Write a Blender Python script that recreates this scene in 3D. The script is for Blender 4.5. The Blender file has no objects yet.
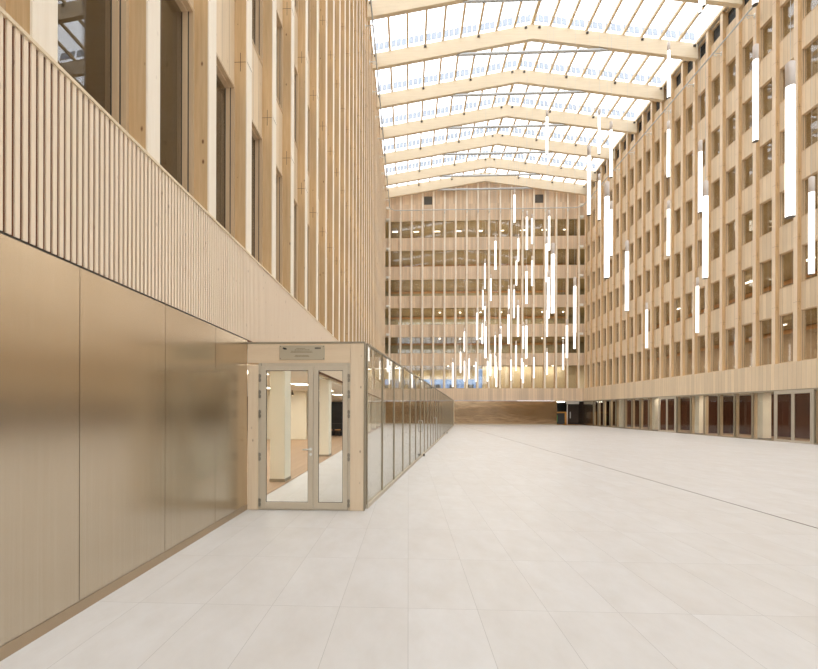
import bpy, math, random
from mathutils import Matrix, Vector
random.seed(7)
S = bpy.context.scene
C = S.collection
# ------------------------------------------------------------------ dimensions (metres)
CAMH = 1.7247
XL, XR = -2.79, 21.19          # planes of the two long facades
YB = 50.78                     # plane of the rear facade
YN = 7.05                      # where the metal base ends and the glazed passage starts
P = 1.35                       # facade module
Z_METAL = 2.95
Z_BAND = 4.46
ROWS = [(4.46, 7.29), (8.77, 10.81), (12.33, 14.38), (15.86, 17.89), (19.48, 21.49), (23.03, 25.11)]
EAVE = 29.0
MID = (XL + XR) / 2
# ------------------------------------------------------------------ helpers
class MB:
    def __init__(s): s.v = []; s.f = []
    def box(s, x0, x1, y0, y1, z0, z1):
        if x0 > x1: x0, x1 = x1, x0
        if y0 > y1: y0, y1 = y1, y0
        if z0 > z1: z0, z1 = z1, z0
        n = len(s.v)
        s.v += [(x0, y0, z0), (x1, y0, z0), (x1, y1, z0), (x0, y1, z0), (x0, y0, z1), (x1, y0, z1), (x1, y1, z1), (x0, y1, z1)]
        s.f += [tuple(n + i for i in q) for q in ((0, 3, 2, 1), (4, 5, 6, 7), (0, 1, 5, 4), (1, 2, 6, 5), (2, 3, 7, 6), (3, 0, 4, 7))]
        return s
    def obox(s, o, ax, ay, az, x0, x1, y0, y1, z0, z1):
        """box in a local frame"""
        n = len(s.v); o = Vector(o)
        for (x, y, z) in ((x0, y0, z0), (x1, y0, z0), (x1, y1, z0), (x0, y1, z0), (x0, y0, z1), (x1, y0, z1), (x1, y1, z1), (x0, y1, z1)):
            s.v.append(tuple(o + ax * x + ay * y + az * z))
        s.f += [tuple(n + i for i in q) for q in ((0, 3, 2, 1), (4, 5, 6, 7), (0, 1, 5, 4), (1, 2, 6, 5), (2, 3, 7, 6), (3, 0, 4, 7))]
        return s
    def prism(s, pts, d):
        """closed outline pts (3-D, planar) extruded by vector d"""
        n = len(s.v); k = len(pts); d = Vector(d)
        s.v += [tuple(p) for p in pts] + [tuple(Vector(p) + d) for p in pts]
        s.f.append(tuple(range(n, n + k))[::-1]); s.f.append(tuple(range(n + k, n + 2 * k)))
        for i in range(k):
            j = (i + 1) % k
            s.f.append((n + i, n + j, n + k + j, n + k + i))
        return s
    def tube(s, path, r, seg=10, cap=True):
        path = [Vector(p) for p in path]; n0 = len(s.v); m = len(path)
        prev = None
        for i, p in enumerate(path):
            a = path[max(i - 1, 0)]; b = path[min(i + 1, m - 1)]
            t = (b - a).normalized()
            if prev is None:
                u = t.orthogonal().normalized()
            else:
                u = (prev - t * prev.dot(t)).normalized()
            prev = u; w = t.cross(u)
            rr = r[i] if isinstance(r, (list, tuple)) else r
            for k in range(seg):
                an = 2 * math.pi * k / seg
                s.v.append(tuple(p + (u * math.cos(an) + w * math.sin(an)) * rr))
        for i in range(m - 1):
            for k in range(seg):
                a = n0 + i * seg + k; b = n0 + i * seg + (k + 1) % seg
                s.f.append((a, b, b + seg, a + seg))
        if cap:
            s.f.append(tuple(n0 + k for k in range(seg))[::-1])
            s.f.append(tuple(n0 + (m - 1) * seg + k for k in range(seg)))
        return s
    def mesh(s, name, mat, smooth=False):
        me = bpy.data.meshes.new(name); me.from_pydata(s.v, [], s.f); me.update()
        if mat: me.materials.append(mat)
        if smooth:
            me.polygons.foreach_set('use_smooth', [len(p.vertices) <= 4 for p in me.polygons])
        return me
    def build(s, name, mat, parent=None, loc=(0, 0, 0), smooth=False, bevel=0, **kw):
        return put(name, s.mesh(name, mat, smooth), parent, loc, bevel, **kw)

def put(name, me, parent=None, loc=(0, 0, 0), bevel=0, **kw):
    o = bpy.data.objects.new(name, me); C.objects.link(o); o.location = loc
    if parent: o.parent = parent
    if bevel:
        m = o.modifiers.new('bevel', 'BEVEL'); m.width = bevel; m.segments = 2; m.limit_method = 'ANGLE'
    for k, v in kw.items(): o[k] = v
    return o
def empty(name, loc=(0, 0, 0), **kw):
    o = bpy.data.objects.new(name, None); C.objects.link(o); o.location = loc; o.empty_display_size = .2
    for k, v in kw.items(): o[k] = v
    return o
def copy_tree(o, parent=None):
    c = o.copy(); C.objects.link(c); c.parent = parent
    for ch in list(o.children): copy_tree(ch, c)
    return c
ORD = ('first second third fourth fifth sixth seventh eighth ninth tenth eleventh twelfth thirteenth fourteenth fifteenth sixteenth '
       'seventeenth eighteenth nineteenth twentieth').split()
def ordw(i):
    if i < 20: return ORD[i]
    t = {2: 'twenty', 3: 'thirty', 4: 'forty'}[(i + 1) // 10]; r = (i + 1) % 10
    return t + '-' + ORD[r - 1] if r else {2: 'twentieth', 3: 'thirtieth', 4: 'fortieth'}[(i + 1) // 10]
# ------------------------------------------------------------------ materials
def srgb(c):
    return tuple(((x / 255) / 12.92 if x / 255 <= .04045 else ((x / 255 + .055) / 1.055) ** 2.4) for x in c) + (1,)
class NT:
    def __init__(s, name):
        s.m = bpy.data.materials.new(name); s.m.use_nodes = True; s.t = s.m.node_tree; s.t.nodes.clear()
        s.out = s.n('ShaderNodeOutputMaterial')
    def n(s, typ, **kw):
        q = s.t.nodes.new(typ)
        for k, v in kw.items(): setattr(q, k, v)
        return q
    def l(s, a, b): s.t.links.new(a, b)
    def val(s, sock, v):
        if hasattr(v, 'links') or isinstance(v, bpy.types.NodeSocket): s.l(v, sock)
        else: sock.default_value = v
    def math(s, op, a, b=0.0, c=None, clamp=False):
        q = s.n('ShaderNodeMath', operation=op); q.use_clamp = clamp
        s.val(q.inputs[0], a); s.val(q.inputs[1], b)
        if c is not None: s.val(q.inputs[2], c)
        return q.outputs[0]
    def mix(s, fac, a, b, mode='MIX'):
        q = s.n('ShaderNodeMix', data_type='RGBA', blend_type=mode)
        s.val(q.inputs[0], fac); s.val(q.inputs[6], a); s.val(q.inputs[7], b)
        return q.outputs[2]
    def pos(s): return s.n('ShaderNodeNewGeometry').outputs['Position']
    def scale(s, vec, sc, off=None):
        q = s.n('ShaderNodeMapping'); s.l(vec, q.inputs[0]); q.inputs[3].default_value = sc
        if off is not None: s.l(off, q.inputs[1])
        return q.outputs[0]
    def noise(s, vec, sc=1, det=3, rough=.5):
        q = s.n('ShaderNodeTexNoise'); s.l(vec, q.inputs['Vector']); q.inputs['Scale'].default_value = sc
        q.inputs['Detail'].default_value = det; q.inputs['Roughness'].default_value = rough
        return q.outputs['Fac']
    def ramp(s, fac, a, b):
        q = s.n('ShaderNodeMapRange'); s.l(fac, q.inputs[0]); q.inputs[1].default_value = a; q.inputs[2].default_value = b
        return q.outputs[0]
    def bsdf(s, color, rough=.5, metal=0, spec=.5, **kw):
        q = s.n('ShaderNodeBsdfPrincipled')
        s.val(q.inputs['Base Color'], color); s.val(q.inputs['Roughness'], rough); q.inputs['Metallic'].default_value = metal
        q.inputs['Specular IOR Level'].default_value = spec
        for k, v in kw.items(): s.val(q.inputs[k.replace('_', ' ')], v)
        s.l(q.outputs[0], s.out.inputs[0]); return q

def wood(name, base, dark, axis='z', knots=.6, board=0, bdark=.12, rough=.6, per_object=True, grain=.45, board_axis='xy'):
    t = NT(name); p = t.pos()
    sc = {'z': (14, 14, .7), 'y': (14, .7, 14), 'x': (.7, 14, 14)}[axis]
    off = None
    if per_object:
        r = t.n('ShaderNodeObjectInfo').outputs['Random']
        cb = t.n('ShaderNodeCombineXYZ'); 
        k = t.math('MULTIPLY', r, 37.0)
        for i in range(3): t.l(k, cb.inputs[i])
        off = cb.outputs[0]
    v = t.scale(p, sc, off)
    g = t.ramp(t.noise(v, 1, 4, .6), .3, .72)
    g2 = t.ramp(t.noise(t.scale(p, tuple(q * 5 for q in sc), off), 1, 2, .5), .35, .7)
    fac = t.math('MULTIPLY_ADD', g2, grain * .35, t.math('MULTIPLY', g, grain))
    col = t.mix(fac, srgb(base), srgb(dark))
    if board:
        sx = t.n('ShaderNodeSeparateXYZ'); t.l(p, sx.inputs[0])
        s_ = t.math('ADD', sx.outputs[0], sx.outputs[1]) if board_axis == 'xy' else sx.outputs[board_axis]
        cell = t.math('FLOOR', t.math('DIVIDE', s_, board))
        wn = t.n('ShaderNodeTexWhiteNoise', noise_dimensions='2D'); cc = t.n('ShaderNodeCombineXYZ')
        t.l(cell, cc.inputs[0])
        fl = t.math('FLOOR', t.math('DIVIDE', t.math('SUBTRACT', sx.outputs[2], 2.3), 3.55)); t.l(fl, cc.inputs[1]); t.l(cc.outputs[0], wn.inputs['Vector'])
        q = t.math('MULTIPLY', wn.outputs['Value'], bdark)
        col = t.mix(q, col, srgb(tuple(x * .62 for x in dark)))
        fr = t.math('FRACT', t.math('DIVIDE', s_, board))
        ln = t.math('LESS_THAN', fr, .012 / board)
        col = t.mix(t.math('MULTIPLY', ln, .5), col, srgb(tuple(x * .5 for x in dark)))
    if knots:
        vo = t.n('ShaderNodeTexVoronoi', feature='F1'); vo.inputs['Scale'].default_value = 1
        vo.inputs['Randomness'].default_value = 1
        ks = {'z': (8, 8, 4), 'y': (8, 4, 8), 'x': (4, 8, 8)}[axis]
        t.l(t.scale(p, ks, off), vo.inputs['Vector'])
        wn = t.n('ShaderNodeSeparateColor'); t.l(vo.outputs['Color'], wn.inputs[0])
        sel = t.math('GREATER_THAN', wn.outputs[0], .55)
        kn = t.math('MULTIPLY', t.math('SUBTRACT', 1, t.ramp(t.math('DIVIDE', vo.outputs['Distance'], t.math('MULTIPLY_ADD', wn.outputs[1], 1.0, .35)), .06, .13)), sel)
        col = t.mix(t.math('MULTIPLY', kn, knots), col, srgb((112, 68, 34)))
    t.bsdf(col, rough, spec=.25)
    return t.m

def plain(name, c, rough=.5, metal=0, spec=.5, var=.04):
    t = NT(name)
    n = t.noise(t.scale(t.pos(), (3, 3, 3)), 1, 4)
    col = t.mix(t.math('MULTIPLY', n, var * 2), srgb(c), srgb(tuple(x * .7 for x in c)))
    t.bsdf(col, rough, metal, spec)
    return t.m
def glass(name, tint=(1, 1, 1), ior=1.5, rough=0, boost=1.0):
    t = NT(name)
    tr = t.n('ShaderNodeBsdfTransparent'); tr.inputs[0].default_value = tint + (1,)
    gl = t.n('ShaderNodeBsdfGlossy'); gl.inputs['Roughness'].default_value = rough
    lw = t.n('ShaderNodeLayerWeight')
    f0 = ((ior - 1) / (ior + 1)) ** 2
    fr = t.math('MULTIPLY_ADD', t.math('POWER', lw.outputs['Facing'], 5.0), 1 - f0, f0)
    mx = t.n('ShaderNodeMixShader')
    t.l(t.math('MULTIPLY', fr, boost, clamp=True), mx.inputs[0]); t.l(tr.outputs[0], mx.inputs[1]); t.l(gl.outputs[0], mx.inputs[2])
    t.l(mx.outputs[0], t.out.inputs[0]); return t.m
def emit(name, c, s):
    t = NT(name); e = t.n('ShaderNodeEmission'); e.inputs[0].default_value = srgb(c); e.inputs[1].default_value = s
    t.l(e.outputs[0], t.out.inputs[0]); return t.m

M = {}
M['glulam'] = wood('glulam', (220, 191, 150), (193, 159, 114), 'z', knots=.85, grain=.6)
M['board'] = wood('spruce_board', (246, 237, 221), (233, 219, 196), 'z', knots=.15, grain=.4)
M['board_warm'] = wood('warm_spruce_board', (235, 216, 190), (216, 192, 160), 'z', knots=.4, grain=.5)
M['batten'] = wood('batten', (243, 227, 205), (232, 208, 180), 'z', knots=.3, per_object=False, grain=.35)
M['band'] = wood('cladding', (236, 217, 188), (219, 194, 158), 'z', knots=.2, board=.27, bdark=.22, per_object=False)
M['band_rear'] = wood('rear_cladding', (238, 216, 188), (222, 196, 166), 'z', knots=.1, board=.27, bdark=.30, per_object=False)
M['soffit_board'] = wood('spandrel_trim', (234, 218, 190), (218, 196, 162), 'z', knots=.1, per_object=False)
M['beam'] = wood('beam_timber', (228, 213, 186), (210, 189, 156), 'x', knots=.15, grain=.45)
M['purlin'] = wood('purlin_timber', (226, 206, 172), (204, 178, 138), 'y', knots=.1)
M['frame'] = wood('window_timber', (212, 188, 156), (190, 164, 130), 'z', knots=0)
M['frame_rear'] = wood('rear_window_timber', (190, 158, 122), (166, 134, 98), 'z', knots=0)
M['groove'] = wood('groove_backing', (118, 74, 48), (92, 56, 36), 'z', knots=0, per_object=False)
M['portal'] = wood('portal_timber', (234, 216, 190), (218, 194, 162), 'z', knots=.6)
M['portal_x'] = wood('portal_lintel_timber', (230, 210, 182), (212, 188, 156), 'x', knots=.25)
M['gasket'] = plain('gasket', (70, 62, 54), .6)
M['joint'] = plain('joint', (92, 70, 48), .7)
M['glass'] = glass('window_glass', (.80, .78, .74), 1.55, boost=1.6)
M['clear'] = glass('clear_glass', (.95, .96, .95), 1.5)
M['screen_glass'] = glass('screen_glass', (.93, .94, .92), 1.5)
M['roof_glass'] = glass('roof_glass', (.97, .98, 1.0), 1.3)
M['steel'] = plain('galvanised_steel', (196, 198, 198), .45, .6)
M['white_steel'] = plain('white_steel', (232, 232, 228), .5)
M['dark_steel'] = plain('dark_steel', (92, 86, 78), .5, .4)
M['alu'] = plain('anodised_aluminium', (208, 196, 176), .5, .1)
M['mullion'] = plain('mullion_aluminium', (158, 147, 126), .5, .25)
M['mullion_light'] = plain('sill_aluminium', (196, 186, 168), .55, .2)
M['skirting'] = plain('bronze_skirting', (176, 156, 130), .45, .4)
M['hinge'] = plain('hinge_steel', (150, 142, 128), .4, .3)
M['partition_brown'] = plain('brown_room_partition', (150, 128, 102), .8)
M['cream'] = plain('cream_plaster', (244, 238, 220), .8)
M['white'] = plain('white_paint', (240, 238, 230), .7)
M['dark_room'] = plain('dark_panelling', (66, 54, 46), .7)
M['olive'] = wood('soffit_timber', (168, 148, 112), (146, 124, 90), 'x', knots=0, per_object=False)
M['orange_rail'] = wood('gallery_beam', (198, 148, 92), (176, 124, 72), 'x', knots=0, per_object=False)
M['partition'] = plain('room_partition', (152, 142, 114), .8)
M['cream_wall'] = wood('cream_panelling', (226, 212, 182), (212, 196, 162), 'z', knots=0, board=.6, bdark=.06, per_object=False)
M['brown_wall'] = wood('red_brown_panelling', (112, 70, 52), (78, 46, 36), 'z', knots=0, board=.5, bdark=.5, per_object=False)
M['lobby_floor'] = wood('lobby_floor', (186, 158, 130), (166, 138, 110), 'y', knots=0, board=.25, bdark=.12, per_object=False, board_axis=0)
M['tube'] = emit('tube_light', (255, 250, 243), 2.4)
M['lamp'] = emit('ceiling_lamp', (255, 246, 228), 9)
M['room_glass'] = plain('brown_glazing', (120, 100, 76), .12)
M['cap'] = plain('tube_cap', (222, 212, 204), .5)
M['charcoal'] = plain('charcoal_cladding', (52, 56, 58), .6)
M['vent'] = plain('vent_grille', (96, 92, 84), .6)
M['orange'] = plain('orange_timber', (206, 150, 70), .6)
M['green'] = plain('green_panel', (86, 150, 76), .6)
M['bluegrey'] = plain('blue_grey_backdrop', (120, 148, 188), .8)
M['flap'] = plain('vent_flap', (140, 146, 154), .35)
M['plate'] = plain('brushed_plate', (190, 180, 158), .4, .5)
M['ink'] = plain('dark_ink', (44, 42, 44), .6)
M['ink_soft'] = plain('engraving', (138, 126, 104), .6)

def metal_mat(rear=False):
    t = NT('rear_champagne_metal' if rear else 'brushed_champagne_metal'); p = t.pos()
    n = t.noise(t.scale(p, (60, 60, .4)), 1, 3, .6)
    n2 = t.noise(t.scale(p, (.8, .8, .6)), 1, 3, .5)
    c = t.mix(t.ramp(n, .3, .7), srgb((206, 194, 175)), srgb((200, 187, 167)))
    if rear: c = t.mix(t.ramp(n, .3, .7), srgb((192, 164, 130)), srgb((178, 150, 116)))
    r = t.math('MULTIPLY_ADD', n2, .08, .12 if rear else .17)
    q = t.bsdf(c, r, 1.0)
    q.inputs['Anisotropic'].default_value = .4
    tg = t.n('ShaderNodeTangent', direction_type='RADIAL', axis='Z'); t.l(tg.outputs[0], q.inputs['Tangent'])
    if rear:
        bp = t.n('ShaderNodeBump'); bp.inputs['Strength'].default_value = .5; bp.inputs['Distance'].default_value = .02
        t.l(t.noise(t.scale(p, (.9, .9, 2.2)), 1, 2, .5), bp.inputs['Height']); t.l(bp.outputs[0], q.inputs['Normal'])
    return t.m
M['metal'] = metal_mat(); M['metal_rear'] = metal_mat(True)
def floor_mat():
    t = NT('stone_tiles'); p = t.pos(); sx = t.n('ShaderNodeSeparateXYZ'); t.l(p, sx.inputs[0])
    fx = t.math('FRACT', t.math('DIVIDE', t.math('ADD', sx.outputs[0], 30.0), .6))
    fy = t.math('FRACT', t.math('DIVIDE', t.math('ADD', sx.outputs[1], 30.0), 1.2))
    jx = t.math('LESS_THAN', fx, .006); jy = t.math('LESS_THAN', fy, .003)
    j = t.math('MAXIMUM', jx, jy)
    wn = t.n('ShaderNodeTexWhiteNoise', noise_dimensions='2D'); cc = t.n('ShaderNodeCombineXYZ')
    t.l(t.math('FLOOR', t.math('DIVIDE', t.math('ADD', sx.outputs[0], 30.0), .6)), cc.inputs[0])
    t.l(t.math('FLOOR', t.math('DIVIDE', t.math('ADD', sx.outputs[1], 30.0), 1.2)), cc.inputs[1])
    t.l(cc.outputs[0], wn.inputs['Vector'])
    # each tile has its own veining: shift noise by tile value
    of = t.n('ShaderNodeCombineXYZ'); t.l(t.math('MULTIPLY', wn.outputs['Value'], 40.0), of.inputs[0])
    mp = t.n('ShaderNodeMapping'); t.l(p, mp.inputs[0]); t.l(of.outputs[0], mp.inputs[1]); mp.inputs[3].default_value = (2.2, 1.2, 1); mp.inputs[2].default_value = (0, 0, .5)
    v = t.ramp(t.noise(mp.outputs[0], 1.3, 6, .65), .35, .75)
    base = t.mix(v, srgb((212, 210, 208)), srgb((201, 197, 192)))
    base = t.mix(t.math('MULTIPLY', wn.outputs['Value'], .22), base, srgb((194, 187, 177)))
    base = t.mix(t.math('MULTIPLY', j, .6), base, srgb((140, 136, 130)))
    t.bsdf(base, .42, spec=.35)
    return t.m
M['floor'] = floor_mat()

# ------------------------------------------------------------------ floor
MB().box(-14, 30, -8, 60, -.3, 0).build('floor', M['floor'], kind='structure', label='pale stone tiled floor of the atrium')
MB().box(6.03, 6.045, -4, YB, .0, .004).build('trim_1', M['joint'], kind='structure', label='thin dark expansion joint running along the pale floor')
# lobby floor under the left wing (behind the metal wall)
MB().box(-13.8, -2.87, YN, YB + .3, 0, .012).build('floor', M['lobby_floor'], kind='structure', label='brown lobby floor behind the glazed passage')

# ------------------------------------------------------------------ left wall
xw = XL - .22      # plane of the spandrels
xg = XL - .32      # plane of the window glass
m = MB()
ys = [YN] + [5.865 - 1.234 * i for i in range(8)]; ys = ys[::-1]
for i in range(len(ys) - 1):
    m.box(XL - .03, XL, ys[i] + .003, ys[i + 1] - .003, .10, Z_METAL - .02)
m.build('wall_left', M['metal'], kind='structure', label='brushed champagne metal panels along the foot of the left facade')
MB().box(XL - .3, XL - .034, ys[0], YN, 0, Z_METAL).build('wall_left', M['mullion'], kind='structure', label='dark backing of the metal panels')
MB().box(XL - .03, XL + .004, ys[0], YN, 0, .095).build('baseboard_left', M['skirting'], kind='structure', label='low metal skirting under the champagne panels')
MB().box(XL - .034, XL - .004, ys[0], YN, Z_METAL - .02, Z_METAL).build('trim_2', M['gasket'], kind='structure', label='dark shadow gap between metal panels and slats')
m = MB()
y = -1.5
while y < YB - .05:
    m.box(XL - .010, XL + .006, y, y + .036, Z_METAL, Z_BAND - .03); y += .0625
m.build('wall_left', M['batten'], kind='structure', label='vertical timber slat band of the left facade')
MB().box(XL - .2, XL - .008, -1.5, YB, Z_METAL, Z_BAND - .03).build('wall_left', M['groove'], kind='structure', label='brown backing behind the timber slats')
MB().box(XL - .34, XL + .02, -1.5, YB, Z_BAND - .03, Z_BAND).build('trim_3', M['soffit_board'], kind='structure', label='timber cap on the slat band')
# spandrels between the windows, left
def spandrels(name, along, lo, hi, plane, depth_dir, label, extra_top):
    """solid bands between the window rows; along = 'y' or 'x'"""
    m = MB(); t = MB()
    bands = [(ROWS[i][1], ROWS[i + 1][0]) for i in range(5)] + [(ROWS[5][1], extra_top)]
    for z0, z1 in bands:
        a, b = plane + depth_dir * .22, plane + depth_dir * .42
        if along == 'y': m.box(a, b, lo, hi, z0, z1); t.box(a - depth_dir * .012, b, lo, hi, z0 - .03, z0 + .02)
        else: m.box(lo, hi, a, b, z0, z1); t.box(lo, hi, a - depth_dir * .012, b, z0 - .03, z0 + .02)
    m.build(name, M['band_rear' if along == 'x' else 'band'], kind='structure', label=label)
    t.build('trim_4', M['soffit_board'], kind='structure', label='timber edge boards under the spandrels, ' + name.replace('_', ' '))
spandrels('wall_left', 'y', -1.5, YB, XL, -1, 'boarded spandrels between the left windows', EAVE)
Y_R0 = 12.0
spandrels('wall_right', 'y', Y_R0, YB, XR, 1, 'boarded spandrels between the right windows', 27.62)
MB().box(XR + .22, XR + .42, Y_R0, YB, 28.66, EAVE + .05).build('wall_right', M['band'], kind='structure', label='boarded strip above the small dark top openings')
MB().box(XR - .01, XR + .42, Y_R0, YB, Z_METAL, Z_BAND).build('wall_right', M['band'], kind='structure', label='smooth boarded band above the right glazing')
MB().box(XR - .02, XR + .42, Y_R0, YB, Z_METAL - .05, Z_METAL).build('trim_5', M['mullion'], kind='structure', label='thin metal edge under the right band')
spandrels('wall_back', 'x', XL - .42, XR + .42, YB, 1, 'boarded spandrels between the rear windows', 27.0)
MB().box(XL - .42, XR + .02, YB - .01, YB + .42, Z_METAL, Z_BAND).build('wall_back', M['band_rear'], kind='structure', label='smooth boarded band above the rear metal wall')
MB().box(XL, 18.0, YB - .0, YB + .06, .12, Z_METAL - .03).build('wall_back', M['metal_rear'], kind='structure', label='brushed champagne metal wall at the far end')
MB().box(XL, 18.0, YB - .01, YB + .3, 0, .12).build('baseboard_back', M['mullion_light'], kind='structure', label='metal skirting of the far wall')
# gable above the top rear windows
g = MB()
g.prism([(XL - .42, YB + .22, 27.0), (XR + .42, YB + .22, 27.0), (XR + .42, YB + .22, 29.2), (MID, YB + .22, 31.0), (XL - .42, YB + .22, 29.2)], (0, .2, 0))
g.build('wall_back', M['band_rear'], kind='structure', label='boarded gable above the top rear windows')

# ------------------------------------------------------------------ columns
def joint_marks(z_lo, z_hi, face):
    """dark saw cuts and slotted plates where the column lengths meet"""
    z = 7.72; m = MB()
    while z < z_hi - .5:
        if z > z_lo + .5:
            for s in (-1, 1):
                if face == 'y':      # faces looking along the facade
                    yy = s * .1105
                    m.box(-.2, .0, yy - .001, yy + .001, z - .004, z + .004)
                    m.box(-.10, -.09, yy - .001, yy + .001, z - .16, z + .16)
            m.box(.0212, .0222, -.11, .11, z - .004, z + .004)
        z += 3.55
    return m
def make_column(z_lo, z_hi, name, face_mat='board'):
    """column for a facade looking towards +X, glulam core + pale face board"""
    core = MB().box(-.42, 0, -.11, .11, z_lo, z_hi).mesh('core', M['glulam'])
    f = MB(); z = z_lo
    cuts = [z_lo] + [7.72 + 3.55 * k for k in range(8) if z_lo + .5 < 7.72 + 3.55 * k < z_hi - .5] + [z_hi]
    for a, b in zip(cuts, cuts[1:]):
        f.box(0, .02, -.11, .11, a + .003, b - .003)
        f.box(.0, .028, -.112, .112, a + .003, a + .06) if a > z_lo else None
    face = f.mesh('face_board', M[face_mat])
    jm = joint_marks(z_lo, z_hi, 'y').mesh('joint_mark', M['joint'])
    return core, face, jm
def add_column(meshes, loc, rz, label, group):
    r = empty('timber_column', loc, label=label, category='column', group=group); r.rotation_euler.z = rz
    put('core', meshes[0], r); put('face_board', meshes[1], r); put('joint_mark', meshes[2], r)
    return r
cm = make_column(Z_BAND, EAVE, 'l')
n = 0
for i in range(-3, 34):
    y = 4.41 + P * i
    if y > YB - .3: break
    if i < -1: lab = 'tall timber column on the left facade, %s before the picture begins' % ordw(-2 - i)
    else: lab = 'tall timber column on the left facade, %s from the near picture edge' % ordw(i + 1)
    add_column(cm, (XL - .02, y, 0), 0, lab, 'timber columns of the left facade')
    n += 1
cr = make_column(Z_BAND, 28.95, 'r', 'board_warm')
YRC = []
i = 0
while True:
    y = 30.24 + P * (i - 12)
    i += 1
    if y < Y_R0: continue
    if y > YB - .25: break
    YRC.append(y)
for k, y in enumerate(YRC[::-1]):
    add_column(cr, (XR + .02, y, 0), math.pi, 'tall timber column on the right facade, %s from the far corner' % ordw(k), 'timber columns of the right facade')
# rear columns reach up to the sloping end beam
XBC = [-2.35 + P * i for i in range(18)]
def beam_bottom(x): return 27.65 + (29.51 - 27.65) * (1 - abs(x - MID) / (MID - XL))
for k, x in enumerate(XBC):
    cb = make_column(Z_BAND, beam_bottom(x) + .25, 'b')
    add_column(cb, (x, YB + .02, 0), -math.pi / 2, 'slender timber column on the rear facade, %s from the left corner' % ordw(k), 'timber columns of the rear facade')

# ------------------------------------------------------------------ windows
def window_meshes(w, h, mode):
    """facade towards +X; w along Y; outer frame, slimmer sash, glass, dark gasket"""
    f = MB()
    if mode: t, u_ = .012, .03
    else: t, u_ = .045, .075
    for (q0, q1, d0, d1) in ((0, t, -.17, .035), (t, u_, -.17, -.035)):
        f.box(d0, d1, -w / 2 + q0, -w / 2 + q1, q0, h - q0); f.box(d0, d1, w / 2 - q1, w / 2 - q0, q0, h - q0)
        f.box(d0, d1, -w / 2 + q1, w / 2 - q1, q0, q1); f.box(d0, d1, -w / 2 + q1, w / 2 - q1, h - q1, h - q0)
    g = MB().box(-.125, -.11, -w / 2 + u_, w / 2 - u_, u_, h - u_)
    k = MB()
    for s in (-1, 1):
        k.box(-.035, -.022, s * (w / 2 - t), s * (w / 2 - t - .006), t, h - t)
        k.box(-.11, -.10, s * (w / 2 - u_), s * (w / 2 - u_ - .006), u_, h - u_)
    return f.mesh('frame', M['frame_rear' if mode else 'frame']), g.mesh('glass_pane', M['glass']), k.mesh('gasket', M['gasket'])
WM = {}
NW = 0
def add_window(loc, rz, w, h, label, mode=0):
    global NW
    key = (round(w, 3), round(h, 3), mode)
    if key not in WM: WM[key] = window_meshes(w, h, mode)
    NW += 1
    r = put('window_%d' % NW, WM[key][0], None, loc, kind='structure', label=label); r.rotation_euler.z = rz
    put('glass_pane', WM[key][1], r); put('gasket', WM[key][2], r)
FL = ['first', 'second', 'third', 'fourth', 'fifth', 'top']
for i in range(-2, 13):
    y = 4.41 + P * (i + .5)
    for r_, (z0, z1) in enumerate(ROWS):
        if y < 2 and r_ > 2: continue
        add_window((XL - .24, y, z0), 0, P - .22, z1 - z0, 'window of the left facade, %s row, %s bay from the near end' % (FL[r_], ordw(i + 2)))
for k in range(len(YRC) - 1):
    y = (YRC[k] + YRC[k + 1]) / 2
    for r_, (z0, z1) in enumerate(ROWS):
        add_window((XR + .24, y, z0), math.pi, P - .22, z1 - z0, 'window of the right facade, %s row, %s bay from the far corner' % (FL[r_], ordw(len(YRC) - 2 - k)))
for k in range(17):
    x = (XBC[k] + XBC[k + 1]) / 2
    for r_, (z0, z1) in enumerate(ROWS):
        add_window((x, YB + .24, z0), -math.pi / 2, P - .22, z1 - z0, 'window of the rear facade, %s row, %s bay from the left corner' % (FL[r_], ordw(k)), 1)
# upper left windows beyond the modelled ones are closed by dark backing
MB().box(XL - .40, XL - .36, 4.41 + P * 13, YB, Z_BAND, 25.2).build('wall_left', M['dark_room'], kind='structure', label='dark glazing deep between the far left columns')
# small dark openings under the right eave (top storey)
for k in range(len(YRC) - 1):
    y = (YRC[k] + YRC[k + 1]) / 2
    v = MB().box(0, .02, -.56, .56, 0, 1.04)
    o = v.build('window_%d' % (NW + 1), M['charcoal'], None, (XR + .38, y, 27.62), kind='structure', label='small dark opening under the right eave, %s bay from the far corner' % ordw(len(YRC) - 2 - k)); NW += 1
    b = MB()
    for q in range(3): b.box(-.02, 0, -.56, .56, .2 + q * .3, .22 + q * .3)
    b.build('louvre', M['dark_steel'], o)
# vents in the gable
for x, s in ((2.375, 'left'), (15.875, 'right')):
    o = MB().box(-.5, .5, -.03, .0, 0, 1.0).build('wall_vent', M['vent'], None, (x, YB + .22, 27.1 if 1 else 0), label='dark square vent in the rear gable, %s one' % s, category='vent', group='gable vents')
    b = MB()
    for q in range(8): b.box(-.47, .47, -.045, -.03, .06 + q * .12, .10 + q * .12)
    b.build('louvre', M['dark_steel'], o)

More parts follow.
